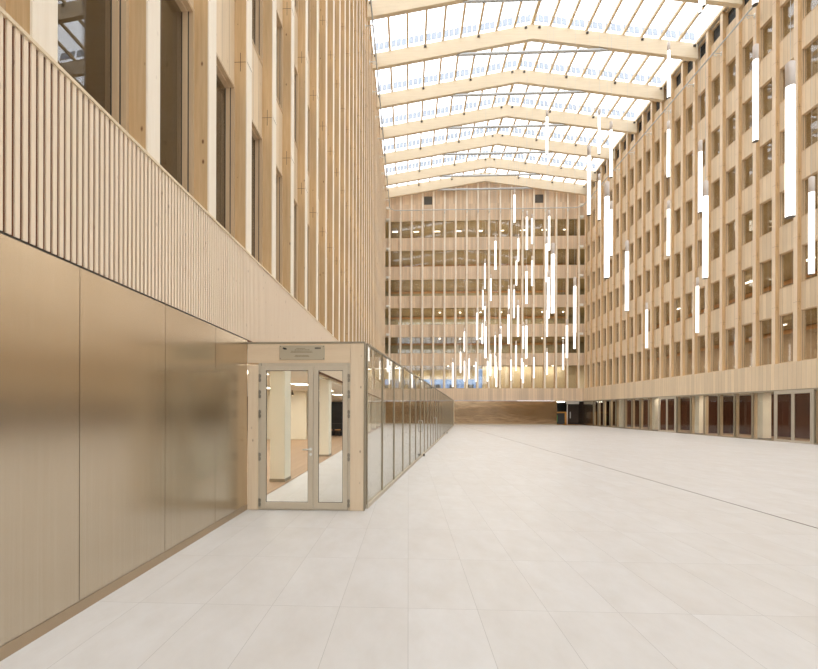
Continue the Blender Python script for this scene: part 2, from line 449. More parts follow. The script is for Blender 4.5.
# ------------------------------------------------------------------ rooms behind the facades
SL = [7.5, 11.0, 14.6, 18.1, 21.7, 25.3]   # soffits above each window row
def rooms(side):
    so = MB(); pa = MB(); ob = MB(); fl = MB()
    for i, z in enumerate(SL):
        zf = ROWS[i][0] - .45 if i else Z_BAND - .9
        if side == 'back':
            so.box(XL - 6, XR + 6, YB + .42, YB + 7, z, z + .12)
            fl.box(XL - 6, XR + 6, YB + .42, YB + 7, zf - .1, zf)
            if i: pa.box(XL - 6, XR + 6, YB + 6.0, YB + 6.2, zf, z); ob.box(XL, XR, YB + 5.9, YB + 6.0, z - .32, z - .05)
        elif side == 'right':
            so.box(XR + .42, XR + 6.5, 12, YB + .4, z, z + .12)
            fl.box(XR + .42, XR + 6.5, 12, YB + .4, zf - .1, zf)
            pa.box(XR + 5.5, XR + 5.7, 12, YB + .4, zf, z); ob.box(XR + 5.4, XR + 5.5, 12, YB + .4, z - .32, z - .05)
        else:
            so.box(XL - 6.5, XL - .42, -1.5, YB + .4, z, z + .12)
            fl.box(XL - 6.5, XL - .42, -1.5, YB + .4, zf - .1, zf)
            pa.box(XL - 5.7, XL - 5.5, -1.5, YB + .4, zf, z); ob.box(XL - 5.5, XL - 5.4, -1.5, YB + .4, z - .32, z - .05)
    so.build('ceiling', M['olive'], kind='structure', label='timber soffits of the %s rooms' % side)
    fl.build('floor', M['partition'], kind='structure', label='floors of the %s rooms' % side)
    pa.build('wall_%s' % side, M['partition' if side == 'back' else 'partition_brown'], kind='structure', label='inner partitions of the %s rooms' % side)
    ob.build('trim_6', M['orange_rail'], kind='structure', label='orange timber beams inside the %s rooms' % side)
for s_ in ('back', 'right', 'left'): rooms(s_)
# outer skins that keep daylight out of the side wings
MB().box(XL - 14, XL - .36, -1.5, YB + 8, 25.6, 25.8).build('ceiling', M['olive'], kind='structure', label='roof over the left wing')
MB().box(XR + .42, XR + 8, 12, YB + 8, 25.6, 25.8).build('ceiling', M['olive'], kind='structure', label='roof over the right wing')
MB().box(XR + 6.5, XR + 6.8, 12, YB + 8, 0, 25.6).build('wall_right', M['partition'], kind='structure', label='outer wall of the right wing')
MB().box(XL - 11, XL - 10.8, -1.5, YB + 8, 0, 25.6).build('wall_left', M['partition'], kind='structure', label='outer wall of the left wing')
MB().box(XL - 11, XL - .42, -1.7, -1.5, 0, 25.6).build('wall_left', M['partition'], kind='structure', label='near end wall of the left wing')
MB().box(XR + .42, XR + 6.8, 11.8, 12, 0, 25.6).build('wall_right', M['partition'], kind='structure', label='near end wall of the right wing')
# first floor rear room: cream panelling at the right, open to windows at the left
m = MB()
m.box(9.6, XR + 6, YB + 3.0, YB + 3.2, Z_BAND - .9, 7.5)
m.box(7.6, 8.1, YB + 5.6, YB + 6.0, Z_BAND - .9, 7.5)
m.build('wall_back', M['cream_wall'], kind='structure', label='cream panelling inside the first floor rear rooms')
m = MB()
for x in (-2.4, -.4, 1.6, 3.0, 4.8, 6.2, 9.4): m.box(x, x + .12, YB + 6.6, YB + 6.7, Z_BAND - .9, 7.5)
m.box(XL - 6, 9.6, YB + 6.6, YB + 6.7, Z_BAND + 1.6, 7.5)
m.build('wall_back', M['cream_wall'], kind='structure', label='outer wall with bright openings behind the rear room')

# ------------------------------------------------------------------ unseen hall behind the camera, built to temper light and reflections
YF = -7.0
for nm, lo, hi, pl_, d in (('wall_right', YF, Y_R0, XR, 1), ('wall_front', XL, XR, YF, -1), ('wall_left', YF, -1.5, XL, -1)):
    m = MB(); g = MB(); c_ = MB()
    bands = [(Z_METAL, Z_BAND)] + [(ROWS[i][1], ROWS[i + 1][0]) for i in range(5)] + [(ROWS[5][1], EAVE + (2 if nm == 'wall_front' else 0))]
    for j, (z0, z1) in enumerate(bands):
        a, b = pl_ + d * (.22 if j else .01), pl_ + d * .42
        m.box(*((lo, hi, a, b) if nm == 'wall_front' else (a, b, lo, hi)), z0, z1)
    a, b = pl_ + d * .33, pl_ + d * .4
    g.box(*((lo, hi, a, b) if nm == 'wall_front' else (a, b, lo, hi)), Z_BAND, 25.2)
    if nm == 'wall_front': MB().box(lo, hi, a, b, 0, Z_METAL).build('wall_front', M['brown_wall'], kind='structure', label='brown base of the wall behind the camera')
    else: g.box(a, b, lo, hi, 0, Z_METAL)
    t_ = lo + .6
    while t_ < hi:
        a, b = pl_ + d * .02, pl_ + d * .33
        c_.box(*((t_ - .11, t_ + .11, a, b) if nm == 'wall_front' else (a, b, t_ - .11, t_ + .11)), Z_BAND, EAVE); t_ += P
    m.build(nm, M['band'], kind='structure', label='boarded bands of the facade behind the camera, ' + nm.replace('_', ' '))
    g.build(nm, M['clear'] if nm == 'wall_front' else M['room_glass'], kind='structure', label='glazing of the facade behind the camera, ' + nm.replace('_', ' '))  # front panes stay clear so the unseen wall lets fill daylight in
    c_.build('facade_posts', M['board'], kind='structure', label='facade posts behind the camera, ' + nm.replace('_', ' '))  # pilasters out of view, one mesh per facade
# ------------------------------------------------------------------ roof
BY = [31.31 + 4.05 * i for i in range(-9, 5)] + [YB - .35]
def beam_mesh():
    d = 1.09; hw = MID - XL
    pts = [(-hw, 0, 27.65), (0, 0, 29.51), (hw, 0, 27.65), (hw, 0, 27.65 + d), (0, 0, 29.51 + d), (-hw, 0, 27.65 + d)]
    return MB().prism([(x, -.14, z) for x, _, z in pts], (0, .28, 0)).mesh('timber', M['beam'])
bm_ = beam_mesh()
slope = 1.86 / (MID - XL)
def ztop(x): return 29.51 + 1.09 - slope * abs(x - MID)
fl_m = MB(); random.seed(3)
for side in (-1, 1):
    for b in range(9):
        x0 = b * 1.332 + .1
        for q in range(3):
            xa = x0 + q * .39; xb = xa + .36
            za = 29.51 + 1.09 - slope * xa; zb = 29.51 + 1.09 - slope * xb
            h = .62 + random.uniform(-.03, .03)
            # stepped flap, leaning, seen above the beam
            fl_m.prism([(side * xa, .0, za + .36), (side * xb, .0, za + .30), (side * xb, .10, za + .26 + h), (side * xa, .10, za + .38 + h)], (0, .03, 0))
flap_mesh = fl_m.mesh('vent_flap', M['flap'])
tie_mesh = MB().tube([(-5.7, 0, 28.52), (-5.1, 0, 28.6), (5.1, 0, 28.6), (5.7, 0, 28.52)], [.03, .11, .11, .03], 10).mesh('tie_rod', M['steel'], True)
for k, y in enumerate(BY):
    if k < 8: where = 'overhead before the picture, %s one' % ordw(k)
    elif k == 8: where = 'cut by the top picture edge'
    elif k == len(BY) - 1: where = 'lying against the rear gable'
    else: where = '%s complete one counted from the picture top' % ordw(k - 9)
    r = empty('roof_beam', (MID, y, 0), label='cranked glulam roof beam, ' + where, category='beam', group='glulam roof beams')
    put('timber', bm_, r)
    put('tie_rod', tie_mesh, r)
    if k < len(BY) - 1:
        put('vent_flap', flap_mesh, r)
    for x in (-11.75, -8, -4, -.5, .5, 4, 8, 11.75):
        z = ztop(MID + x) - .17
        b = MB().box(x - .09, x + .09, -.2, -.14, z - .1, z + .02); b.box(x - .03, x + .03, -.26, -.2, z - .06, z)
        b.build('steel_bracket', M['dark_steel'], r)
for k in range(-9, 10):
    x = k * 1.332
    z = ztop(MID + x)
    w = .075 if k else .11
    m = MB().box(-w, w, YF, YB + .3, z + .02, z + .24)
    sd = 'on the ridge' if k == 0 else ('%s left of the ridge' % ordw(-k - 1) if k < 0 else '%s right of the ridge' % ordw(k - 1))
    m.build('roof_purlin', M['purlin'], None, (MID + x, 0, 0), label='slim timber glazing bar under the glass roof, ' + sd, category='glazing bar', group='roof glazing bars')
hw = MID - XL + .5
zt = lambda x: 29.51 + 1.09 + .26 - slope * abs(x)
m = MB()
for s in (-1, 1):
    m.prism([(MID, YF - .5, zt(0)), (MID + s * hw, YF - .5, zt(hw)), (MID + s * hw, YF - .5, zt(hw) + .02), (MID, YF - .5, zt(0) + .02)], (0, YB + 1.5 - YF, 0))
m.build('ceiling', M['roof_glass'], kind='structure', label='pitched glass roof over the atrium')
m = MB()
for y in [BY[0] + 1.35 * i for i in range(0, 30)]:
    pass
for s, nm in ((XL, 'left'), (XR, 'right')):
    d = -1 if s < 0 else 1
    MB().box(s + d * .42, s - d * .05 + d * .10, YF, YB, zt(MID - XL) - .22, zt(MID - XL) - .02).build('trim_7', M['steel'], kind='structure', label='light metal gutter along the %s eave' % nm)
MB().box(XL - .42, XL - .2, -1.5, YB, EAVE, 29.3).build('wall_left', M['band'], kind='structure', label='eave strip of the left facade')
# short stretch of glazing over the camera side
# ------------------------------------------------------------------ steel service rail around the hall
z = 26.1; o_ = .5
path = [(XL + o_, 8, z)]
def arc(cx_, cy_, r, a0, a1):
    return [(cx_ + r * math.cos(a0 + (a1 - a0) * t / 8), cy_ + r * math.sin(a0 + (a1 - a0) * t / 8), z) for t in range(9)]
path += arc(XL + o_ + .9, YB - o_ - .9, .9, math.pi, math.pi / 2)
path += arc(XR - o_ - .9, YB - o_ - .9, .9, math.pi / 2, 0)
path += [(XR - o_, 13, z)]
rr = empty('service_rail', (MID, YB, 0), label='grey steel tube rail running round three facades below the roof', category='rail')
rail = MB().tube(path, .05, 10).build('tube', M['steel'], rr, smooth=True); rail.location = (-MID, -YB, 0)
def bracket_mesh():
    m = MB().tube([(-.50, 0, -.05), (-.1, 0, -.05), (0, 0, -.03)], .03, 8)
    m.box(-.52, -.47, -.05, .05, -.22, .05)
    pts = [(.0 + .10 * math.cos(a) - .12, 0, -.12 + .10 * math.sin(a)) for a in [math.pi * k / 6 for k in range(-5, 5)]]
    m.tube(pts, .025, 6)
    return m.mesh('bracket', M['white_steel'], True)
brm = bracket_mesh()
def br(x, y, rz):
    o = put('bracket', brm, rr, (x - MID, y - YB, z)); o.rotation_euler.z = rz
for i in range(2, 34, 2):
    y = 4.41 + P * i
    if 8 < y < YB - 1.2: br(XL + o_, y, 0)
for k, y in enumerate(YRC):
    if k % 2 == 1 and y < YB - 1.2: br(XR - o_, y, math.pi)
for k in (1, 3, 5, 7, 8, 9, 10, 12, 14, 16): br(XBC[k], YB - o_, -math.pi / 2)
# white-painted boxes standing in for bright lit ends in the rear corners
for zf in (26.55, 25.1, 21.5, 18.0, 14.45, 10.95):
    for x, nm in ((XL + .22, 'left'), (XR - .3, 'right')):
        MB().box(-.2, .2, -.24, .14, -.02, .24).build('corner_lit_end', M['white'], None, (x, YB + .1, zf), bevel=.02, label='small white-painted lit end in the rear %s corner at %s height' % (nm, {26.55: 'gable', 25.1: 'top window head', 21.5: 'fifth row head', 18.0: 'fourth row head', 14.45: 'third row head', 10.95: 'second row head'}[zf]), category='fitting', group='corner lit ends')

# ------------------------------------------------------------------ entrance portal and its double door
py = YN
por = empty('entrance_portal', ((XL - .77) / 2, py, 0), label='pale timber portal framing the double glass door at the end of the metal wall', category='portal')
ox = -(XL - .77) / 2
def pput(m, name, mat, parent=por, bevel=.004, **kw):
    o = m.build(name, mat, parent, (ox, -py, 0), bevel=bevel, **kw); return o
pput(MB().box(-2.785, -2.60, py, py + .16, 0, 2.50), 'post', M['portal'])
pput(MB().box(-.995, -.765, py, py + .16, 0, 2.875), 'post', M['portal'])
pput(MB().box(-2.785, -.998, py + .003, py + .16, 2.54, 2.875), 'lintel', M['portal_x'])
pput(MB().box(-2.80, -.745, py - .012, py + .17, 2.875, 2.905), 'cap_strip', M['mullion'])
pput(MB().box(-.763, -.745, py - .012, py + .17, 0, 2.875), 'edge_strip', M['mullion'])
# name plate
pl = MB().box(-2.226, -1.44, py - .012, py + .002, 2.595, 2.842).build('name_plate', M['plate'], None, bevel=.003, label='rectangular metal plate with small engraved lines above the double door', category='sign')
m = MB()
random.seed(11)
for zc, x0, x1 in ((2.790, -1.93, -1.78), (2.765, -1.96, -1.70), (2.742, -2.02, -1.66), (2.722, -2.03, -1.65), (2.668, -1.95, -1.72), (2.650, -1.96, -1.71)):
    x = x0
    while x < x1:
        w = random.uniform(.012, .035); m.box(x, min(x + w, x1), py - .0128, py - .012, zc - .006, zc + .006); x += w + .007
m.build('lettering', M['ink_soft'], pl)
m = MB()
for a in range(1):
    for (cx_, cz_, r_) in ((-2.150, 2.792, .020), (-2.128, 2.784, .022), (-2.108, 2.780, .014)):
        m.prism([(cx_ + r_ * math.cos(t * math.pi / 6), py - .0125, cz_ + r_ * .8 * math.sin(t * math.pi / 6)) for t in range(12)], (0, -.0012, 0))
m.build('emblem', M['ink'], pl)
m = MB()
for i in range(5): m.box(-1.61 + i * .021, -1.61 + i * .021 + .016, py - .0135, py - .012, 2.778, 2.806)
m.build('emblem', M['ink'], pl)
for x in (-2.205, -1.46):
    for zz in (2.615, 2.822): MB().box(x - .006, x + .006, py - .015, py - .012, zz - .006, zz + .006).build('screw', M['dark_steel'], pl)

def leaf(m_frame, x0, x1, z0, z1, y0, y1, st, rail_t, rail_b):
    m_frame.box(x0, x0 + st, y0, y1, z0, z1); m_frame.box(x1 - st, x1, y0, y1, z0, z1)
    m_frame.box(x0 + st, x1 - st, y0, y1, z0, z0 + rail_b); m_frame.box(x0 + st, x1 - st, y0, y1, z1 - rail_t, z1)
def hinge_mesh():
    m = MB().tube([(0, -.008, -.07), (0, -.008, .07)], .012, 8)
    m.box(-.02, .02, .002, .012, -.06, -.01); m.box(-.02, .02, .002, .012, .01, .06)
    return m.mesh('hinge', M['hinge'])
hm = hinge_mesh()
dr = empty('door_1', (-1.8, py, 0), kind='structure', label='double glass door with grey frame in the timber portal')
f = MB(); f.box(-2.60, -2.555, py + .01, py + .10, 0, 2.54); f.box(-1.035, -.995, py + .01, py + .10, 0, 2.54); f.box(-2.545, -1.045, py + .01, py + .10, 2.49, 2.54)
f.box(-2.545, -1.045, py + .01, py + .10, 0, .012)
f.build('door_frame', M['alu'], dr, (1.8, -py, 0), bevel=.003)
for (x0, x1, st) in ((-2.55, -1.64, .085), (-1.635, -1.04, .085)):
    f = MB(); leaf(f, x0, x1, .018, 2.487, py - .005, py + .06, st, .075, .115)
    lf = f.build('door_leaf', M['alu'], dr, (1.8, -py, 0), bevel=.004)
    MB().box(x0 + st, x1 - st, py + .02, py + .035, .13, 2.415).build('glass_pane', M['clear'], lf)
    g2 = MB(); leaf(g2, x0 + st - .002, x1 - st + .002, .13, 2.414, py + .012, py + .02, .010, .010, .010)
    g2.build('gasket', M['gasket'], lf)
    hx = x0 - .018 if x0 < -2 else x1 + .018
    for hz in (.13, .92, 1.66, 2.0, 2.28):
        put('hinge', hm, lf, (hx, py - .012, hz))
    if x0 < -2:
        h = MB().tube([(-1.68, py - .005, 1.055), (-1.68, py - .055, 1.055), (-1.70, py - .06, 1.055), (-1.81, py - .06, 1.05)], .011, 8)
        h.tube([(-1.68, py - .012, 1.055), (-1.68, py - .004, 1.055)], .027, 14)
        h.build('handle', M['white_steel'], lf, smooth=True)
        h = MB().tube([(-1.68, py - .012, .965), (-1.68, py - .004, .965)], .024, 14); h.box(-1.684, -1.676, py - .014, py - .004, .935, .975)
        h.build('lock', M['white_steel'], lf)

# ------------------------------------------------------------------ slanting glass screen
A = Vector((-.738, YN + .175, 0)); u = Vector((.148, 1, 0)).normalized(); nrm = Vector((u.y, -u.x, 0)); up = Vector((0, 0, 1))
gs = empty('glass_screen', tuple(A), label='long slanting glass screen with slim bronze mullions beside the left facade', category='glass partition')
NB = 30; LB = 1.345
def G(m, name, mat, i0, bevel=0):
    # geometry is in local coordinates of the screen base
    o = m.build(name, mat, gs, (0, 0, 0), bevel=bevel); return o
o0 = Vector((0, 0, 0))
G(MB().obox(o0, u, nrm, up, 0, NB * LB, -.05, .035, 0, .07), 'sill_rail', M['mullion_light'], 0)
G(MB().obox(o0, u, nrm, up, 0, NB * LB, -.03, .03, 2.875, 2.9), 'head_rail', M['mullion'], 0)
G(MB().obox(o0, u, nrm, up, 0, .035, -.03, .02, .07, 2.875), 'mullion', M['mullion'], 0)
mul = MB().obox(o0, u, nrm, up, -.017, .017, -.018, .018, .07, 2.875).mesh('mullion', M['mullion'])
pan = MB().obox(o0, u, nrm, up, .022, LB - .022, -.008, .004, .07, 2.875).mesh('glass_pane', M['screen_glass'])
for i in range(NB):
    if i:
        put('mullion', mul, gs, tuple(u * (LB * i)))
    put('glass_pane', pan, gs, tuple(u * (LB * i)))
G(MB().obox(o0, u, nrm, up, NB * LB - .08, NB * LB + .08, -.12, .04, 0, 2.93), 'end_post', M['portal'], 0)
# floor door stops at the foot of the screen
for t, lab in ((8.42, 'small dark metal door stop at the foot of the glass screen, nearer one'), (24.3, 'small dark metal door stop at the foot of the glass screen, farther one')):
    p = A + u * t + nrm * .10
    ds = empty('door_stop', tuple(p), label=lab, category='door stop', group='door stops')
    MB().tube([(0, 0, 0), (0, 0, .02)], .05, 14).build('base', M['steel'], ds)
    MB().tube([(0, 0, .02), (0, 0, .085), (.0, 0, .10)], [.03, .034, .024], 14).build('buffer', M['dark_steel'], ds, smooth=True)
# pull handles on the pivot panes
for t in (8.1, 14.5):
    p = u * t + nrm * .02
    MB().tube([p + up * .95 - nrm * .02, p + up * .95 + nrm * .05, p + up * 1.0 + nrm * .06, p + up * 1.3 + nrm * .06, p + up * 1.35 + nrm * .05, p + up * 1.35 - nrm * .02], .012, 8).build(
        'pull_handle', M['steel'], gs, smooth=True)

# ------------------------------------------------------------------ ground-floor lobby behind the screen
MB().box(XL - 10.8, XL - .30, YN, YB + .4, 2.86, 2.98).build('ceiling', M['white'], kind='structure', label='white lobby ceiling')
MB().box(XL - .32, XL - .2, YN + .02, YB, Z_METAL - .05, Z_METAL).build('trim_8', M['soffit_board'], kind='structure', label='edge of the lobby ceiling')
MB().box(-13.6, XL - .32, YN - .1, YN + .0, 0, 2.9).build('wall_left', M['cream'], kind='structure', label='near end wall of the lobby')
MB().box(-13.5, -13.3, YN, YB, 0, 2.9).build('wall_left', M['brown_wall'], kind='structure', label='brown rear wall of the lobby')
MB().box(-13.5, XL + .05, YB + .06, YB + .3, 0, 2.9).build('wall_left', M['cream'], kind='structure', label='far end wall of the lobby')
MB().box(-9.4, -6.0, 24.0, 24.3, 0, 2.86).build('wall_left', M['cream'], kind='structure', label='cream partition inside the lobby')
MB().box(-13.3, -9.6, 19.5, 19.8, 0, 2.86).build('wall_left', M['dark_room'], kind='structure', label='dark partition inside the lobby')
for k in range(8):
    y = 9.92 + 5.45 * k
    r = empty('lobby_column', (-3.12, y, 0), label='square cream column inside the lobby, %s from the double door' % ordw(k), category='column', group='cream lobby columns')
    MB().box(-.18, .18, -.2, .3, .08, 2.86).build('shaft', M['cream'], r, bevel=.008)
    MB().box(-.19, .19, -.21, .31, .012, .085).build('base_trim', M['mullion'], r)
for k, (x, y) in enumerate(((-4.6, 9.2), (-4.6, 12.0), (-4.6, 17.5), (-7.2, 14.6), (-7.2, 20.2), (-4.6, 23), (-5, 29), (-5, 35), (-5, 41))):
    r = empty('panel_light', (x, y, 2.86), label='flat white ceiling light in the lobby, %s from the double door' % ordw(k), category='ceiling light', group='lobby ceiling lights')
    MB().box(-.32, .32, -.62, .62, -.03, 0).build('frame', M['white_steel'], r)
    MB().box(-.29, .29, -.59, .59, -.036, -.03).build('diffuser', M['lamp'], r)
sp = empty('spot_lamp', (-6.6, 23.2, 2.86), label='small spot lamp shining on the cream lobby partition', category='lamp')
MB().tube([(0, 0, 0), (0, 0, -.12)], .03, 10).build('stem', M['dark_steel'], sp)
MB().tube([(0, 0, -.12), (0, .10, -.24)], [.05, .07], 14).build('lamp_head', M['dark_steel'], sp)
MB().tube([(0, .101, -.241), (0, .105, -.245)], .06, 14).build('bulb', M['lamp'], sp)
# dark shelf unit with small stools deep in the lobby
sh = empty('shelf_unit', (-5.2, 27.5, 0), label='dark shelving unit deep inside the lobby behind the second column', category='shelving')
m = MB(); m.box(-.9, -.85, -.2, .2, .012, 2.3); m.box(.85, .9, -.2, .2, .012, 2.3); m.box(-.85, .85, .17, .2, .012, 2.3); m.build('carcass', M['charcoal'], sh)
for zz in (.3, .8, 1.3, 1.8, 2.26):
    MB().box(-.85, .85, -.2, .17, zz, zz + .04).build('shelf', M['charcoal'], sh)
def stool(x, y, lab):
    r = empty('stool', (x, y, .012), label=lab, category='stool', group='lobby stools')
    MB().tube([(0, 0, .42), (0, 0, .47)], .19, 18).build('seat', M['orange_rail'], r)
    for a in (.785, 2.356, 3.927, 5.498):
        MB().tube([(.12 * math.cos(a), .12 * math.sin(a), .42), (.18 * math.cos(a), .18 * math.sin(a), 0)], .014, 6).build('leg', M['dark_steel'], r)
for i, x in enumerate((-5.7, -5.1, -4.6)): stool(x, 26.3 + .2 * i, 'small stool before the dark lobby shelves, %s from the left' % ordw(i))

# ------------------------------------------------------------------ right ground-floor glazing
MB().box(XR + .0, XR + .06, 48.2, YB, .1, Z_METAL - .05).build('wall_right', M['metal'], kind='structure', label='champagne metal panel at the far right corner')
mull = [12.2, 13.8, 15.5, 17.1, 18.7, 20.3, 22.4, 24.72, 26.3, 27.7, 29.08, 30.45, 31.87, 33.5, 35.78, 37.3, 38.65, 40.02, 41.42, 43.05, 44.3, 45.7, 47.0, 48.2]
doors = {(22.4, 24.72), (33.5, 35.78)}
for k, (a, b) in enumerate(zip(mull, mull[1:])):
    if (a, b) in doors: continue
    w = b - a
    r = put('window_%d' % (NW + 1), None, None, (XR, (a + b) / 2, 0), kind='structure', label='tall ground floor pane of the right side, %s from the metal panel' % ordw(len(mull) - 2 - k)); NW += 1
    f = MB(); f.box(-.03, .06, -w / 2, -w / 2 + .03, 0, 2.9); f.box(-.03, .06, w / 2 - .03, w / 2, 0, 2.9); f.box(-.03, .06, -w / 2 + .03, w / 2 - .03, 0, .07); f.box(-.03, .06, -w / 2 + .03, w / 2 - .03, 2.85, 2.9)
    f.build('frame', M['mullion'], r)
    MB().box(.01, .025, -w / 2 + .03, w / 2 - .03, .07, 2.85).build('glass_pane', M['clear'], r)
    # timber inner post beside each mullion
    MB().box(.10, .26, w / 2 - .08, w / 2 - .0, .02, 2.86).build('timber_post', M['frame'], r)
for k, (a, b) in enumerate(sorted(doors)):
    r = empty('door_%d' % (k + 2), (XR, (a + b) / 2, 0), kind='structure', label='double glass door in the right glazing, %s' % ('the large one near the picture edge' if k == 0 else 'the one farther back'))
    w = b - a
    f = MB(); f.box(-.05, .05, -w / 2, -w / 2 + .08, 0, 2.9); f.box(-.05, .05, w / 2 - .08, w / 2, 0, 2.9); f.box(-.05, .05, -w / 2 + .09, w / 2 - .09, 2.80, 2.9)
    f.build('door_frame', M['mullion_light'], r)
    for s in (-1, 1):
        f = MB(); y0, y1 = (.008, w / 2 - .10) if s > 0 else (-w / 2 + .10, -.008)
        f.box(-.06, .0, y0, y0 + .07, .02, 2.79); f.box(-.06, .0, y1 - .07, y1, .02, 2.79); f.box(-.06, .0, y0 + .07, y1 - .07, .02, .13); f.box(-.06, .0, y0 + .07, y1 - .07, 2.70, 2.79)
        lf = f.build('door_leaf', M['mullion_light'], r)
        MB().box(-.035, -.02, y0 + .07, y1 - .07, .13, 2.70).build('glass_pane', M['clear'], lf)
        if s > 0: MB().tube([(-.06, .05, 1.05), (-.12, .05, 1.05), (-.12, .17, 1.05)], .012, 8).build('handle', M['dark_steel'], lf)
for k, y in enumerate((42.9, 37.35, 31.8, 26.3, 20.8)):
    r = empty('hall_column', (XR + .62, y, 0), label='square cream column behind the right glazing, %s from the far corner' % ordw(k), category='column', group='cream columns behind right glazing')
    MB().box(-.25, .25, -.32, .32, .08, 2.88).build('shaft', M['cream'], r); MB().box(-.26, .26, -.33, .33, 0, .08).build('base_trim', M['dark_steel'], r)
MB().box(XR + .05, XR + 6.5, 12, YB + 6, 2.9, 3.0).build('ceiling', M['white'], kind='structure', label='ceiling of the right ground floor rooms')
MB().box(XR + .12, XR + 6.5, 12, YB, 0, .012).build('floor', M['lobby_floor'], kind='structure', label='brown floor behind the right glazing')
MB().box(XR + 4.0, XR + 4.2, 12, YB, 0, 2.9).build('wall_right', M['brown_wall'], kind='structure', label='red brown panelling behind the right glazing')
for y in (19.3, 24.0, 33.0, 39.0, 46.0):
    MB().box(XR + 1.6, XR + 4.0, y, y + .15, 0, 2.9).build('wall_right', M['brown_wall'], kind='structure', label='brown cross partition behind the right glazing')

MB().box(XR + .05, XR + 6.5, YB + 6.0, YB + 6.2, 0, 3.0).build('wall_right', M['dark_room'], kind='structure', label='end wall of the right ground floor rooms')
MB().box(XR + 4.0, XR + 4.2, YB, YB + 6, 0, 2.9).build('wall_right', M['dark_room'], kind='structure', label='dark panelling past the rear corner')
MB().box(XR + .12, XR + .22, YB + .05, YB + 3.2, 0, 2.9).build('wall_right', M['dark_room'], kind='structure', label='dark side wall of the rear corner opening')
MB().box(XR + .22, XR + 4.0, YB + .3, YB + .45, 0, 2.9).build('wall_right', M['brown_wall'], kind='structure', label='brown cross wall at the far end of the right rooms')
nb = empty('outside_backdrop', (4, YB + 26, -2), label='blue grey building added so the sky looks blue through the first floor rear windows', category='backdrop')  # invented block that dims the white sky to blue behind the openings
MB().box(-16, 16, 0, 8, 0, 16).build('facade', M['bluegrey'], nb)
for i in range(10):
    MB().box(-14.4 + 3 * i, -13 + 3 * i, -.05, .0, 6.5, 8.5).build('window', M['charcoal'], nb)
# ------------------------------------------------------------------ dark corner opening in the rear wall
def small(name, mb, mat, lab, cat, **kw): return mb.build(name, mat, None, label=lab, category=cat, **kw)
MB().box(17.6, XR + .4, YB + 3.2, YB + 3.4, 0, 2.9).build('wall_back', M['charcoal'], kind='structure', label='dark wall inside the rear corner opening')
MB().box(17.9, 18.0, YB + .05, YB + 3.2, 0, 2.9).build('wall_back', M['dark_room'], kind='structure', label='side wall of the rear corner opening')
MB().box(19.6, XR - .1, YB + 1.2, YB + 1.3, .15, 2.45).build('wall_back', M['dark_room'], kind='structure', label='dark brown panel in the rear corner opening')
MB().box(18.0, XR, YB + .05, YB + 3.2, 2.9, 2.95).build('ceiling', M['white'], kind='structure', label='ceiling of the rear corner opening')
MB().box(18.0, XR, YB + .0, YB + 3.2, 0.0, .02).build('floor', M['orange'], kind='structure', label='yellow brown floor of the rear corner opening')
k_ = empty('service_counter', (18.75, YB + .8, 0), label='orange framed counter with a dark front in the rear corner opening', category='counter')
MB().box(-.65, .75, -.1, .4, .15, 1.45).build('front_panel', M['charcoal'], k_)
MB().box(-.7, .8, -.12, .45, 1.45, 1.6).build('top', M['orange'], k_); MB().box(.45, .8, -.13, .45, .02, 1.45).build('side_frame', M['orange'], k_)
MB().box(-.7, -.42, -.13, -.1, .35, 1.15).build('green_panel', M['green'], k_)
MB().box(18.1, 19.5, YB + 1.6, YB + 1.7, 2.80, 2.9).build('light_strip', M['lamp'], None, label='bright light strip under the ceiling of the corner opening', category='light')
MB().box(19.4, 20.9, YB + .6, YB + .8, 2.55, 2.9).build('air_duct', M['white_steel'], None, bevel=.02, label='white duct under the ceiling of the corner opening', category='duct')
MB().tube([(19.35, YB + .3, .02), (19.35, YB + .3, 2.5)], .05, 12).build('round_post', M['white_steel'], None, smooth=True, label='white round post standing in the corner opening', category='post')
MB().box(20.0, 20.12, YB + 1.17, YB + 1.2, .8, 1.6).build('kick_plate', M['steel'], None, label='upright steel plate on the dark panel of the corner opening', category='plate')

# ------------------------------------------------------------------ ceiling lights seen through the windows
cl_f = MB().box(-.34, .34, -.1, .1, 0, .05).mesh('housing', M['white_steel']); cl_d = MB().box(-.32, .32, -.09, .09, -.02, 0).mesh('diffuser', M['lamp'])
def room_light(x, y, z, rz, lab, grp):
    r = empty('ceiling_light', (x, y, z), label=lab, category='ceiling light', group=grp); r.rotation_euler.z = rz
    put('housing', cl_f, r); put('diffuser', cl_d, r)
for k in range(9):
    room_light(-1.75 + 2.7 * k, YB + 2.2, 24.65, 0, 'small white light behind the top rear windows, %s from the left' % ordw(k), 'lights behind the top rear windows')
ps = [(1, 21.5, 'first'), (1, 24.5, 'first'), (1, 29, 'first'), (2, 22.6, 'second'), (2, 27.2, 'second'), (2, 33, 'second'), (5, 29, 'sixth'), (5, 36, 'sixth'), (5, 41, 'sixth'), (4, 24, 'fifth')]
for k, (r_, y, nm) in enumerate(((0, 21.3, 'first'), (0, 23.9, 'first'), (0, 27.0, 'first'), (1, 22.6, 'second'), (1, 25.2, 'second'), (1, 29.5, 'second'), (1, 37, 'second'), (5, 27.4, 'top'), (5, 31.5, 'top'), (5, 36.0, 'top'), (5, 41.0, 'top'), (4, 24.0, 'fifth'))):
    room_light(XR + 2.3, y, SL[r_] - .35, math.pi / 2, 'white light seen through the right facade, %s row, %s from the near edge' % (nm, ordw(k)), 'lights behind the right windows')
